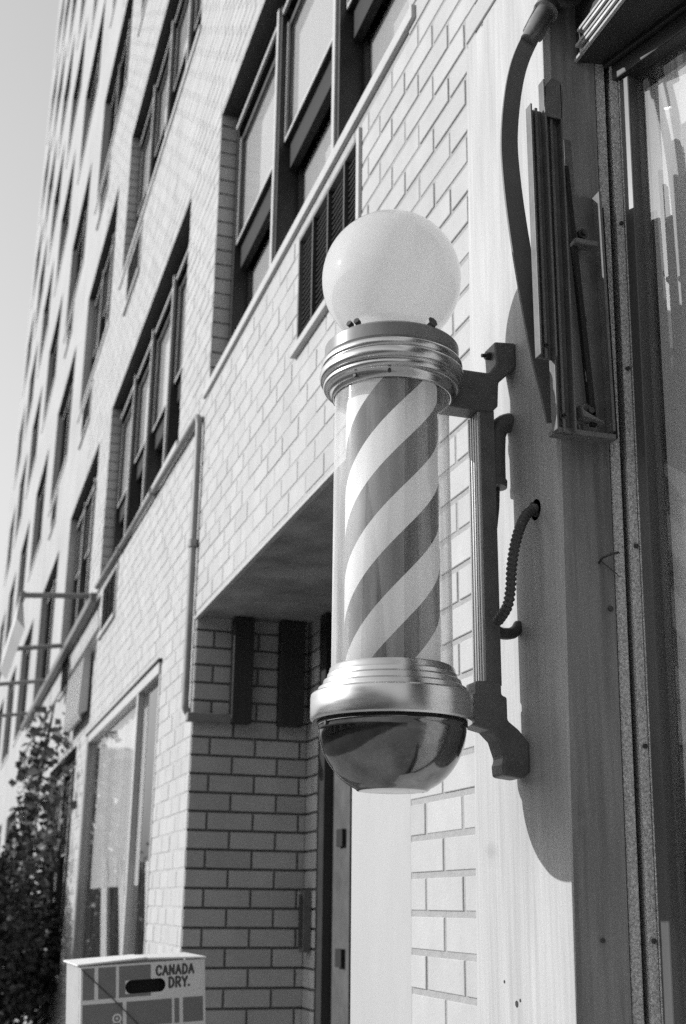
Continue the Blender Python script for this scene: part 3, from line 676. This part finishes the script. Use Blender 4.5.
# ------------------------------------------------------------------ the barber pole
PX, PY = .763, 2.089
bp = thing('barber_pole', 'barber pole with white glass globe, diagonal stripes in glass and metal bowl', 'barber pole', (PX, PY, .19))
C0 = (PX, PY, 0)
f = MB(); GR, GZ = .1405, 1.2055; prof = []
for i in range(49):
    t = -PI/2+.62+(PI-.62)*i/48; prof.append((max(GR*math.cos(t), 0.0001), GZ+GR*math.sin(t)))
f.lathe([(.088, 1.045)]+prof, 'opal', C0, 96); gl = f.build('globe', bp, loc=(PX, PY, GZ))
f = MB(); f.crisp([(.08,1.046),(.098,1.047),(.1,1.052),(.112,1.0535),(.129,1.052),(.1325,1.048),(.1325,1.023),(.130,1.0185),(.118,1.017)], 'holder', C0, 96); ho = f.build('globe_holder', bp, loc=(PX, PY, 1.05))
for t, r in ((-72, .011), (-150, .006), (-142, .006), (60, .011)):
    a = math.radians(t); f = MB(); q = Vector((PX+.118*math.cos(a), PY+.118*math.sin(a), 1.060)); dd = Vector((math.cos(a), math.sin(a), .3))
    f.tube([q-dd*.012, q+dd*.004], r*.6, 'bolt', 8); f.tube([q+dd*.001, q+dd*.010], r, 'bolt', 8, smooth=False); f.build('thumb_screw', ho)
def tori(*segs):
    """profile of half-round beads: (z top, z bottom, r groove, r crest)"""
    out = []
    for zt, zb, rg, rc in segs:
        for i in range(9):
            t = PI*i/8; out.append((rg+(rc-rg)*math.sin(t)**.8, (zt+zb)/2+(zt-zb)/2*math.cos(t)))
    return out
f = MB(); f.lathe([(.12,1.0165)]+tori((1.0165,1.000,.134,.1395),(.999,.977,.1355,.142),(.976,.961,.128,.1345))+[(.124,.960),(.121,.957),(.119,.952),(.117,.944),(.1135,.943),(.1125,.955)], 'alu', C0, 128); co = f.build('top_collar', bp, loc=(PX, PY, .97))
for t in (-112, -20, 215):
    a = math.radians(t); f = MB(); f.tube([(PX+.117*math.cos(a),PY+.117*math.sin(a),.953),(PX+.123*math.cos(a),PY+.123*math.sin(a),.953)], .0035, 'bolt', 8); f.build('screw', co)
f = MB(); f.lathe([(.1115,.405),(.1115,.96)], 'tube_glass', C0, 128); f.build('glass_cylinder', bp, loc=(PX, PY, .68))
f = MB(); f.lathe([(.001,.402),(.0885,.402),(.0885,.964),(.001,.964)], 'stripes', C0, 96, smooth=True); f.build('striped_drum', bp, loc=(PX, PY, .68))
f = MB(); f.crisp([(.1105,.412),(.1125,.413),(.1145,.410),(.1165,.402),(.1185,.399),(.1195,.392),(.1255,.388),(.1275,.379),(.1345,.375),(.1365,.367),(.1445,.365),(.1475,.362),(.1485,.356),(.1485,.323),(.1475,.318),(.1435,.315),(.134,.315)], 'alu', C0, 128); rg = f.build('bottom_ring', bp, loc=(PX, PY, .37))
f = MB(); f.lathe([(.134,.3145),(.1355,.3135),(.1355,.3105),(.1335,.309)], 'black', C0, 96); f.build('seal', rg)
f = MB(); dome = [(.134,.3095),(.1345,.304)]
for i in range(15):
    t = i/14*1.13; dome.append((.1335*math.cos(t)**.82, .304-.106*math.sin(t)**1.12/math.sin(1.13)**1.12))
dome += [(dome[-1][0]-.003, dome[-1][1]-.003), (dome[-1][0]-.008, dome[-1][1]-.0035), (.001, dome[-1][1]-.0035)]
f.lathe(dome, 'chrome', C0, 128); bo = f.build('bottom_bowl', bp, loc=(PX, PY, .25))
for t in (-168, -38):
    a = math.radians(t); f = MB(); f.tube([(PX+.132*math.cos(a),PY+.132*math.sin(a),.305),(PX+.139*math.cos(a),PY+.139*math.sin(a),.305)], .004, 'bolt', 8); f.build('screw', bo)
f = MB(); f.prism_y([(.85,1.025),(.905,1.030),(.969,1.030),(.986,1.052),(.984,1.098),(.984,1.102),(1.031,1.106),(1.031,1.052),(.991,1.012),(.988,.960),(.975,.946),(.85,.946)], PY-.008, PY+.045, 'cast'); ub = f.build('upper_bracket', bp, bevel=.005)
f = MB(); f.tube([(.984,PY+.018,1.08),(.974,PY+.018,1.08)], .0085, 'bolt', 6, smooth=False); f.tube([(.974,PY+.018,1.08),(.966,PY+.018,1.079)], .004, 'bolt', 8); f.build('screw', ub)
f = MB(); f.prism_y([(.86,.376),(.926,.376),(.926,.402),(.978,.402),(.978,.377),(.989,.375),(.989,.331),(1.010,.316),(1.031,.293),(1.031,.238),(1.015,.226),(.976,.230),(.9745,.250),(.979,.262),(.974,.276),(.968,.294),(.950,.311),(.92,.318),(.86,.324)], PY-.008, PY+.045, 'cast'); f.build('lower_bracket', bp, bevel=.005)
f = MB(); f.box(.950, .980, PY-.004, PY+.048, .395, .95, 'steel')
for i in range(5): f.box(.9445, .951, PY-.002+i*.0112, PY-.002+i*.0112+.0065, .402, .945, 'rail')  # flutes paler than the box: lit and shaded sides put into the colour
f.build('back_tube', bp, bevel=.0012)

# armoured cable from the wall into the pole
fc = thing('armoured_cable', 'black ribbed cable looping from a flange on the wall to the pole', 'cable', (1.036, 2.02, .73))
F0 = Vector((1.036, 2.02, .727))
path = smooth([(1.034,2.02,.727),(1.020,2.016,.722),(1.003,2.008,.708),(.985,1.999,.678),(.972,1.996,.64),(.966,1.999,.60),(.965,2.005,.56),(.964,2.02,.53),(.962,2.06,.51)], 14)
def resample(pts, n):
    ln_ = [0]
    for a, b in zip(pts, pts[1:]): ln_.append(ln_[-1]+(b-a).length)
    out = []; k = 0
    for i in range(n):
        t = ln_[-1]*i/(n-1)
        while k < len(pts)-2 and ln_[k+1] < t: k += 1
        out.append(pts[k].lerp(pts[k+1], (t-ln_[k])/max(1e-9, ln_[k+1]-ln_[k])))
    return out
path = resample(path, 150)
f = MB(); rr = [(.0106, .0106, .0092, .0078, .0092)[i % 5] for i in range(len(path))]; f.tube(path, rr, 'hose', 12); f.build('cable', fc)
f = MB(); 
for t in (60, 240):
    a = math.radians(t); q = F0+Vector((-.004,.014*math.cos(a),.014*math.sin(a))); f.tube([q, q+Vector((-.007,0,0))], .005, 'bolt', 8)
f.tube([F0+Vector((.004,0,0)), F0+Vector((-.005,0,0))], .021, 'cast', 18); f.tube([F0+Vector((-.005,0,0)), F0+Vector((-.014,-.001,-.002))], .012, 'cast', 14); f.build('flange', fc, bevel=.001)
lp = MB(); lp.tube(smooth([(.966,2.11,.525),(.972,2.10,.508),(.988,2.10,.499),(1.008,2.10,.500),(1.022,2.105,.508),(1.032,2.11,.52)], 8), .0115, 'hose', 12)
tag(lp.build('cable_loop', None, loc=(1.032,2.11,.52)), 'short black cable loop sagging between the pole tube and the wall', 'cable')
el = thing('conduit_elbow', 'dark conduit elbow behind the pole below its upper bracket', 'conduit', (1.02, 2.10, .92))
f = MB(); f.tube(smooth([(1.032,2.12,.945),(1.016,2.12,.938),(1.002,2.12,.92),(.997,2.12,.88),(.996,2.12,.81)], 6), .020, 'cast', 14); f.tube([(.996,2.12,.815),(.995,2.12,.80)], .023, 'cast', 14); f.build('elbow', el)
f = MB(); f.tube(smooth([(1.0,2.12,.80),(.998,2.12,.76),(.992,2.118,.72),(.984,2.11,.69)], 6), .004, 'hose', 8); f.build('wire', el)

# ------------------------------------------------------------------ carton in the foreground left
def carton_letters(f, text, o, ux, uz, h, m, nrm):
    """slab-serif capitals from strokes: text on the carton"""
    S_ = {'C': ([[(.95,.78),(.75,.97),(.45,1),(.15,.85),(.05,.5),(.15,.15),(.45,0),(.75,.03),(.95,.22)]], [(.95,.62,.95,1.0)]),
          'A': ([[(.05,0),(.5,1),(.95,0)],[(.24,.36),(.76,.36)]], [(-.1,0,.25,0),(.75,0,1.1,0)]),
          'N': ([[(.12,0),(.12,1),(.88,0),(.88,1)]], [(-.05,0,.3,0),(.7,1,1.05,1),(-.05,1,.14,1)]),
          'D': ([[(.15,0),(.15,1),(.5,1),(.85,.8),(.95,.5),(.85,.2),(.5,0),(.15,0)]], [(-.02,0,.2,0),(-.02,1,.2,1)]),
          'R': ([[(.15,0),(.15,1),(.6,1),(.88,.88),(.88,.62),(.6,.5),(.15,.5)],[(.5,.5),(.92,0)]], [(-.02,0,.34,0),(-.02,1,.2,1),(.8,0,1.08,0)]),
          'Y': ([[(.05,1),(.5,.48),(.95,1)],[(.5,.5),(.5,0)]], [(-.1,1,.22,1),(.78,1,1.1,1),(.32,0,.68,0)]),
          '.': ([[(.0,.02),(.0,.16)]], [])}
    x = 0; layer = 0
    for chx in text:
        st_, sr = S_[chx]; w = .60*h if chx != '.' else .25*h
        def pt(p, lift): return o+ux*(x+p[0]*w)+uz*(p[1]*h)+nrm*lift
        for line in st_:
            for a, b in zip(line, line[1:]):
                layer += 1; A, B = pt(a, 0), pt(b, 0); d = (B-A).normalized(); sd = d.cross(nrm)*(h*.125); A -= d*h*.04; B += d*h*.04
                L_ = nrm*(.0004+.00002*(layer % 9)); f.add([A-sd+L_, B-sd+L_, B+sd+L_, A+sd+L_], [(0,1,2,3)], m)
        for a0, a1, b0, b1 in sr:
            layer += 1; A, B = pt((a0, a1), 0), pt((b0, b1), 0); d = (B-A).normalized(); sd = d.cross(nrm)*(h*.095)
            L_ = nrm*(.0006+.00002*(layer % 7)); f.add([A-sd+L_, B-sd+L_, B+sd+L_, A+sd+L_], [(0,1,2,3)], m)
        x += w*1.27 if chx != '.' else w
    return x
# front face corners (lower left is out of frame); the box is turned a little
FL, FR = Vector((.478, 4.15, -.190)), Vector((.872, 4.16, -.166))
ux = (FR-FL).normalized(); W_ = (FR-FL).length; H_ = .30
uz = Vector((0, 0, 1)); uz = (uz-ux*ux.dot(uz)).normalized(); nrm = ux.cross(uz)
if nrm.y > 0: nrm = -nrm
dp = Vector((-.014, .30, .0)); 
def fp(u, v, l=0): return FL+ux*(u*W_)-uz*(v*H_)+nrm*l          # u, v in 0..1 across the front
box = thing('drinks_carton', 'plaid printed drinks carton with open flaps and cut-out handle', 'carton', tuple(fp(.5, 1)))
f = MB()
hu0, hu1, hv0, hv1 = .35, .675, .165, .30           # handle hole
us = [0, hu0, hu1, 1]; vs = [0, hv0, hv1, 1]
for i in range(3):
    for j in range(3):
        if i == 1 and j == 1: continue
        f.add([fp(us[i],vs[j]), fp(us[i+1],vs[j]), fp(us[i+1],vs[j+1]), fp(us[i],vs[j+1])], [(0,1,2,3)], 'carton_light')
for e in (0, 1):                                     # round the ends of the hole
    for sgn in (0, 1):
        cu = hu0 if e == 0 else hu1; cv = hv0 if sgn == 0 else hv1
        ru = .07*H_/W_*W_/W_*.9; rv = .07
        cx_, cy_ = cu+(ru if e == 0 else -ru), cv+(rv if sgn == 0 else -rv)
        ring = []
        for k in range(7):
            t = PI/2*k/6; ring.append((cx_-(ru if e == 0 else -ru)*math.sin(t), cy_-(rv if sgn == 0 else -rv)*math.cos(t)))
        f.add([fp(cu,cv)]+[fp(*q) for q in ring], [(0,k+1,k+2) for k in range(6)], 'carton_light')
B0, B1 = FL+dp, FR+dp
dn = -uz*H_
f.quad(FL, FL+dn, B0+dn, B0, 'carton'); f.quad(FR, FR+dn, B1+dn, B1, 'carton'); f.quad(B0, B1, B1+dn, B0+dn, 'carton'); f.quad(FL+dn, FR+dn, B1+dn, B0+dn, 'carton')
inn = -nrm*.02
f.quad(fp(.05,.02)+inn*2, fp(.95,.02)+inn*2, fp(.95,.9)+inn*2, fp(.05,.9)+inn*2, 'interior')
f.build('carton_body', box)
f = MB()                                             # plaid blocks printed on the front
def blk(u0, v0, u1, v1, m='carton_dark', l=.0006):
    f.add([fp(u0,v0,l), fp(u1,v0,l), fp(u1,v1,l), fp(u0,v1,l)], [(0,1,2,3)], m)
for (u0, u1) in ((.015, .105), (.135, .275), (.30, hu0)): blk(u0, .02, u1, .33)
blk(hu0, .02, .555, hv0); blk(hu0, hv1, .555, .33)
for v0, v1 in ((.375, .62), (.66, .93)):
    for (u0, u1) in ((.015, .33), (.36, .725), (.745, .785), (.815, .98)): blk(u0, v0, u1, v1)
f.add([FL-uz*H_*v+dp*t-Vector((.0006,0,0)) for t, v in ((.12,.03),(.9,.03),(.9,.33),(.12,.33))], [(0,1,2,3)], 'carton')
f.add([FL-uz*H_*v+dp*t-Vector((.0006,0,0)) for t, v in ((.12,.375),(.9,.375),(.9,.93),(.12,.93))], [(0,1,2,3)], 'carton')
f.build('plaid_print', box)
f = MB()
carton_letters(f, 'CANADA', fp(.60, .135), ux, uz, .0275, 'ink', nrm)
carton_letters(f, 'DRY.', fp(.70, .262), ux, uz, .0285, 'ink', nrm)
f.build('lettering', box)
f = MB()
cc = fp(.285, .53); R0, R1 = .0145, .0095
ringv = []
for k in range(25):
    t = 2*PI*k/24; dd = ux*math.cos(t)+uz*math.sin(t); ringv += [cc+dd*R0+nrm*.001, cc+dd*R1+nrm*.001]
f.add(ringv, [(2*k,2*k+1,2*k+3,2*k+2) for k in range(24)], 'carton_light')
f.add([cc+(ux*math.cos(2*PI*k/16)+uz*math.sin(2*PI*k/16))*.004+nrm*.001 for k in range(16)], [tuple(range(16))], 'carton_light')
for u0, m, w in ((0, 'carton_light', .0125), (0, 'ink', .009)):
    q = cc-uz*.013; l = nrm*(.0008 if w > .01 else .0012); f.add([q-ux*w+l, q+ux*w+l, q+ux*w-uz*.08+l, q-ux*w-uz*.08+l], [(0,1,2,3)], m)
f.build('printed_emblem', box)
def flap(pts, name):
    f = MB(); P = [Vector(p) for p in pts]; n = (P[1]-P[0]).cross(P[2]-P[0]).normalized()*.0025
    f.hexa([P[0]-n,P[1]-n,P[2]-n,P[3]-n,P[0]+n,P[1]+n,P[2]+n,P[3]+n], 'carton_light'); f.build(name, box)
up = Vector((0, 0, .014))
T0 = FL+Vector((-.012,-.004,.004)); TM = FL+ux*W_*.52+up+Vector((0,-.004,0)); T1 = FR+Vector((.004,-.004,.004))
flap([T0, TM, TM+dp*.75+Vector((0,0,.0)), T0+dp+Vector((0,0,.002))], 'flap')
flap([TM+Vector((.003,0,-.002)), T1, T1+dp+Vector((0,0,.002)), TM+dp*.75+Vector((.003,0,-.002))], 'flap')
cd = MB(); cd.tube([fp(.0,.02,.003), fp(.25,.33,.004), fp(.46,.61,.004), fp(.76,1.0,.003)], .0016, 'ink', 6)
tag(cd.build('carton_cord', None, loc=tuple(fp(.3,.5))), 'thin dark cord lying diagonally across the carton front', 'cord')
# a plain carton stack carries it, below the picture
for i, (z0, z1) in enumerate(((GROUND, -1.045), (-1.04, -.492))):
    f = MB(); q = (FL+FR)/2+dp/2; f.box(q.x-.24, q.x+.24, q.y-.2, q.y+.2, z0, z1, 'carton'); f.box(q.x-.02, q.x+.02, q.y-.203, q.y+.203, z0, z1+.002, 'carton_light')
    tag(f.build('cardboard_box', None, bevel=.006, loc=(q.x, q.y, z0)), ('brown cardboard box on the pavement at the foot of the stack', 'brown cardboard box carrying the plaid carton')[i], 'box', 'boxes under the plaid carton')

# boards leaning inside the display window
for i, (y, dy, w, z1, lab) in enumerate(((6.98, .30, .20, .22, 'bright white board leaning inside the display window beside its frame'), (8.0, .55, .24, .16, 'pale board leaning inside the display window in front of the curtain'), (8.9, .5, .3, .30, 'long pale board leaning behind the far part of the display window'))):
    f = MB(); f.hexa([(1.12,y-dy-w,-.95),(1.14,y-dy-w,-.95),(1.14,y-dy,-.95),(1.12,y-dy,-.95),(1.11,y-w,z1),(1.13,y-w,z1),(1.13,y,z1),(1.11,y,z1)], 'paper')
    tag(f.build('leaning_board', None, loc=(1.12,y-dy,-.95)), lab, 'board', 'boards leaning in the display window')

# ------------------------------------------------------------------ down the street: awning frame, folded awning, planting
af = thing('street_awning', 'bare metal awning frame with rods and one pale fascia board', 'awning frame', (.9, 12, 2.2))
f = MB(); f.beam((FX-.05, 9.5, 2.28), (FX-.05, 17.5, 2.28), .05, .07, 'cast'); f.build('wall_rail', af)
f = MB(); f.beam((.46, 9.64, 2.29), (.46, 17.5, 2.20), .035, .05, 'pipe'); f.build('outer_rail', af)
for y in (9.68, 11.75, 13.8, 16.4):
    f = MB(); f.tube([(FX-.01, y, 2.335), (.44, y, 2.29 if y < 10 else 2.25)], .022, 'pipe', 10); f.build('rod', af)
f = MB(); f.hexa([(.43,9.75,2.12),(.50,9.75,2.04),(.50,12.2,2.04),(.43,12.2,2.12),(.44,9.75,2.26),(.47,9.75,2.26),(.47,12.2,2.26),(.44,12.2,2.26)], 'far_light'); f.build('fascia_board', af)
fa_ = MB(); n = 16                         # folded awning with a scalloped edge
for i in range(n):
    y0, y1 = 9.66+i*.075, 9.66+(i+1)*.075
    d = .02 if i % 2 else .045
    fa_.prism_y([(FX-.02,1.92),(FX-d-.03,1.90),(FX-d-.05,1.40),(FX-d-.035,1.35),(FX-d-.02,1.40),(FX-.02,1.42)], y0, y1-.004, 'pipe' if i % 2 else 'sill')
tag(fa_.build('folded_awning', None, loc=(FX-.05, 10.2, 1.4)), 'narrow folded awning with a scalloped hem hanging on the brick', 'awning')

def leaves(f, cen, rad, count, size, m, seed, shape=1.0, flat=.0):
    r = random.Random(seed)
    clumps = [(Vector((r.uniform(-1,1)*rad[0], r.uniform(-1,1)*rad[1], r.uniform(-1,1)*rad[2])), r.uniform(.25,.5)) for _ in range(26)]
    for _ in range(count):
        c, s = r.choice(clumps)
        p = Vector((r.gauss(0,1), r.gauss(0,1), r.gauss(0,1)))*s*.55
        p = Vector((c.x+p.x*rad[0], c.y+p.y*rad[1], c.z+p.z*rad[2]))
        q = Vector((p.x/rad[0], p.y/rad[1], p.z/rad[2]))
        if q.length > 1.12: continue
        p += Vector(cen)
        a = Vector((r.gauss(0,1), r.gauss(0,1), r.gauss(0,1)-.3)).normalized(); b = a.cross(Vector((r.gauss(0,1), r.gauss(0,1), r.gauss(0,1)))).normalized()
        l = size*r.uniform(.6,1.3); w = l*.42; n = a.cross(b)*l*.12
        f.add([p, p+a*l*.5+b*w+n, p+a*l, p+a*l*.5-b*w+n], [(0,1,2),(0,2,3)], m)
bu = thing('evergreen_bush', 'dense dark evergreen bush against the foot of the brick front', 'bush', (.62, 11, GROUND))
f = MB(); leaves(f, (.45, 11.3, -.55), (.60, 1.5, .95), 16000, .06, 'leaf', 3); leaves(f, (.45, 11.3, -1.0), (.6, 1.4, .7), 9000, .06, 'leaf', 5); leaves(f, (.56, 11.0, -.25), (.50, 1.2, .62), 9000, .055, 'leaf', 8); f.build('foliage', bu)
f = MB()
for i in range(7):
    a = random.uniform(-.35,.35), random.uniform(-1.0,1.0); f.tube([(.55+a[0]*.3,11.2+a[1]*.3,GROUND),(.55+a[0]*.7,11.2+a[1]*.7,-.9),(.55+a[0],11.2+a[1],.1)], [.03,.02,.008], 'bark', 7)
f.build('stem', bu)
tr = thing('small_tree', 'small leafy tree with sunlit broad leaves growing out of the dark bush', 'tree', (.80, 12.2, GROUND))
f = MB(); f.tube([(.74,12.3,GROUND),(.76,12.2,-.4),(.80,12.0,.5),(.86,11.6,1.2),(.90,11.3,1.7)], [.05,.042,.034,.022,.008], 'bark', 9)
for i in range(16):
    z = random.uniform(.1,1.4); b0 = Vector((.84,11.9,z)); e = b0+Vector((random.uniform(-.12,.12), random.uniform(-1.0,.9), random.uniform(.05,.5))); f.tube([b0, (b0+e)/2+Vector((0,0,.06)), e], [.016,.010,.004], 'bark', 6)
f.build('trunk', tr)
f = MB(); leaves(f, (.85, 11.3, .85), (.19, 1.4, .8), 520, .085, 'leaf_light', 11); leaves(f, (.85, 11.5, .65), (.19, 1.5, .8), 1150, .07, 'leaf', 12); f.build('crown', tr)

# unseen building added behind the viewer to cut the sky fill
ob = thing('added_building', 'unseen building added across the street behind the viewer to cut sky light', 'building', (-20, -20, GROUND))
f = MB(); f.box(-34, -17, -60, -4.0, GROUND, 7.4, 'far_wall'); f.build('wall', ob)
for i in range(9):
    for k in range(3):
        f = MB(); y = -58+i*6; z = -.6+k*2.9; f.box(-16.99, -16.95, y, y+2.2, z, z+1.7, 'frame_dark'); f.build('window', ob)
# unseen low shops added to block horizon glow, kept below the sun
lb = thing('added_shop_row', 'unseen low shop row added across the street to cut horizon glow', 'shop row', (-22, 30, GROUND))
f = MB(); f.box(-34, -17.2, -3.9, 70, GROUND, 2.7, 'far_wall'); f.build('wall', lb)
f = MB(); f.box(-34, -17.0, -3.9, 70.2, 2.7, 2.95, 'dark_paint'); f.build('roof', lb)
for i in range(14):
    f = MB(); y = -2+i*5; f.box(-17.19, -17.12, y, y+3.6, -1.0, 1.6, 'frame_dark'); f.build('window', lb)
# far end of the street
db = thing('distant_building', 'low grey building with a pale upper wall far down the street', 'building', (1, 46, GROUND))
f = MB(); f.box(-4, 9, 42, 60, GROUND, 4.6, 'far_wall'); f.build('wall', db)
f = MB(); f.box(-4.2, 9.2, 41.8, 60.2, 4.6, 4.95, 'far_light'); f.build('roof', db)
for i in range(3):
    f = MB(); x = -2.6+i*2.6; f.box(x, x+1.2, 41.93, 41.99, 1.2, 3.0, 'interior'); f.build('window', db)

# ------------------------------------------------------------------ light, sky, camera
sd = Vector((-1, .41, .46)).normalized()
sun = bpy.data.lights.new('sun', 'SUN'); sun.energy = 2.85; sun.angle = math.radians(.53); sun.color = (1, 1, 1)
so = bpy.data.objects.new('sun', sun); COL.objects.link(so); so.rotation_euler = (-sd).to_track_quat('-Z', 'Y').to_euler(); so.location = sd*20
w = bpy.data.worlds.new('World'); S.world = w; w.use_nodes = True; nt = w.node_tree
sky = nt.nodes.new('ShaderNodeTexSky'); sky.sky_type = 'NISHITA'; sky.sun_disc = False
sky.sun_elevation = math.asin(sd.z); sky.sun_rotation = math.atan2(sd.x, sd.y); sky.air_density = 1.5; sky.dust_density = 1.5; sky.ozone_density = 1.0
bw = nt.nodes.new('ShaderNodeSeparateColor'); bg = nt.nodes['Background']; bg.inputs['Strength'].default_value = .125
nt.links.new(sky.outputs[0], bw.inputs[0]); nt.links.new(bw.outputs[2], bg.inputs['Color'])   # black-and-white film sees mostly the blue of the sky

cam = bpy.data.cameras.new('camera'); co_ = bpy.data.objects.new('camera', cam); COL.objects.link(co_); S.camera = co_
R_ = [[0.9517465264515459, 0.10324679028557822, 0.2889959336792518], [-0.3067055857012091, 0.28779515826257435, 0.9072516908665963], [0.010499194592679008, -0.9521103125039375, 0.30557440949228626]]
m = Matrix(((R_[0][0], -R_[0][1], -R_[0][2], 0), (R_[1][0], -R_[1][1], -R_[1][2], 0), (R_[2][0], -R_[2][1], -R_[2][2], 0), (0, 0, 0, 1)))
co_.matrix_world = m
cam.sensor_fit = 'VERTICAL'; cam.sensor_height = 36; cam.lens = 36*1228/1024; cam.clip_start = .05; cam.clip_end = 1500
cam.dof.use_dof = True; cam.dof.focus_distance = 2.28; cam.dof.aperture_fstop = 5.2; cam.dof.aperture_blades = 7

S.render.engine = 'CYCLES'
S.view_settings.view_transform = 'Standard'; S.view_settings.look = 'None'; S.view_settings.exposure = .55; S.view_settings.gamma = 1; S.view_settings.use_curve_mapping = False
S.cycles.use_denoising = False; S.cycles.max_bounces = 10; S.cycles.diffuse_bounces = 5; S.cycles.transparent_max_bounces = 16
S.cycles.sample_clamp_indirect = 6
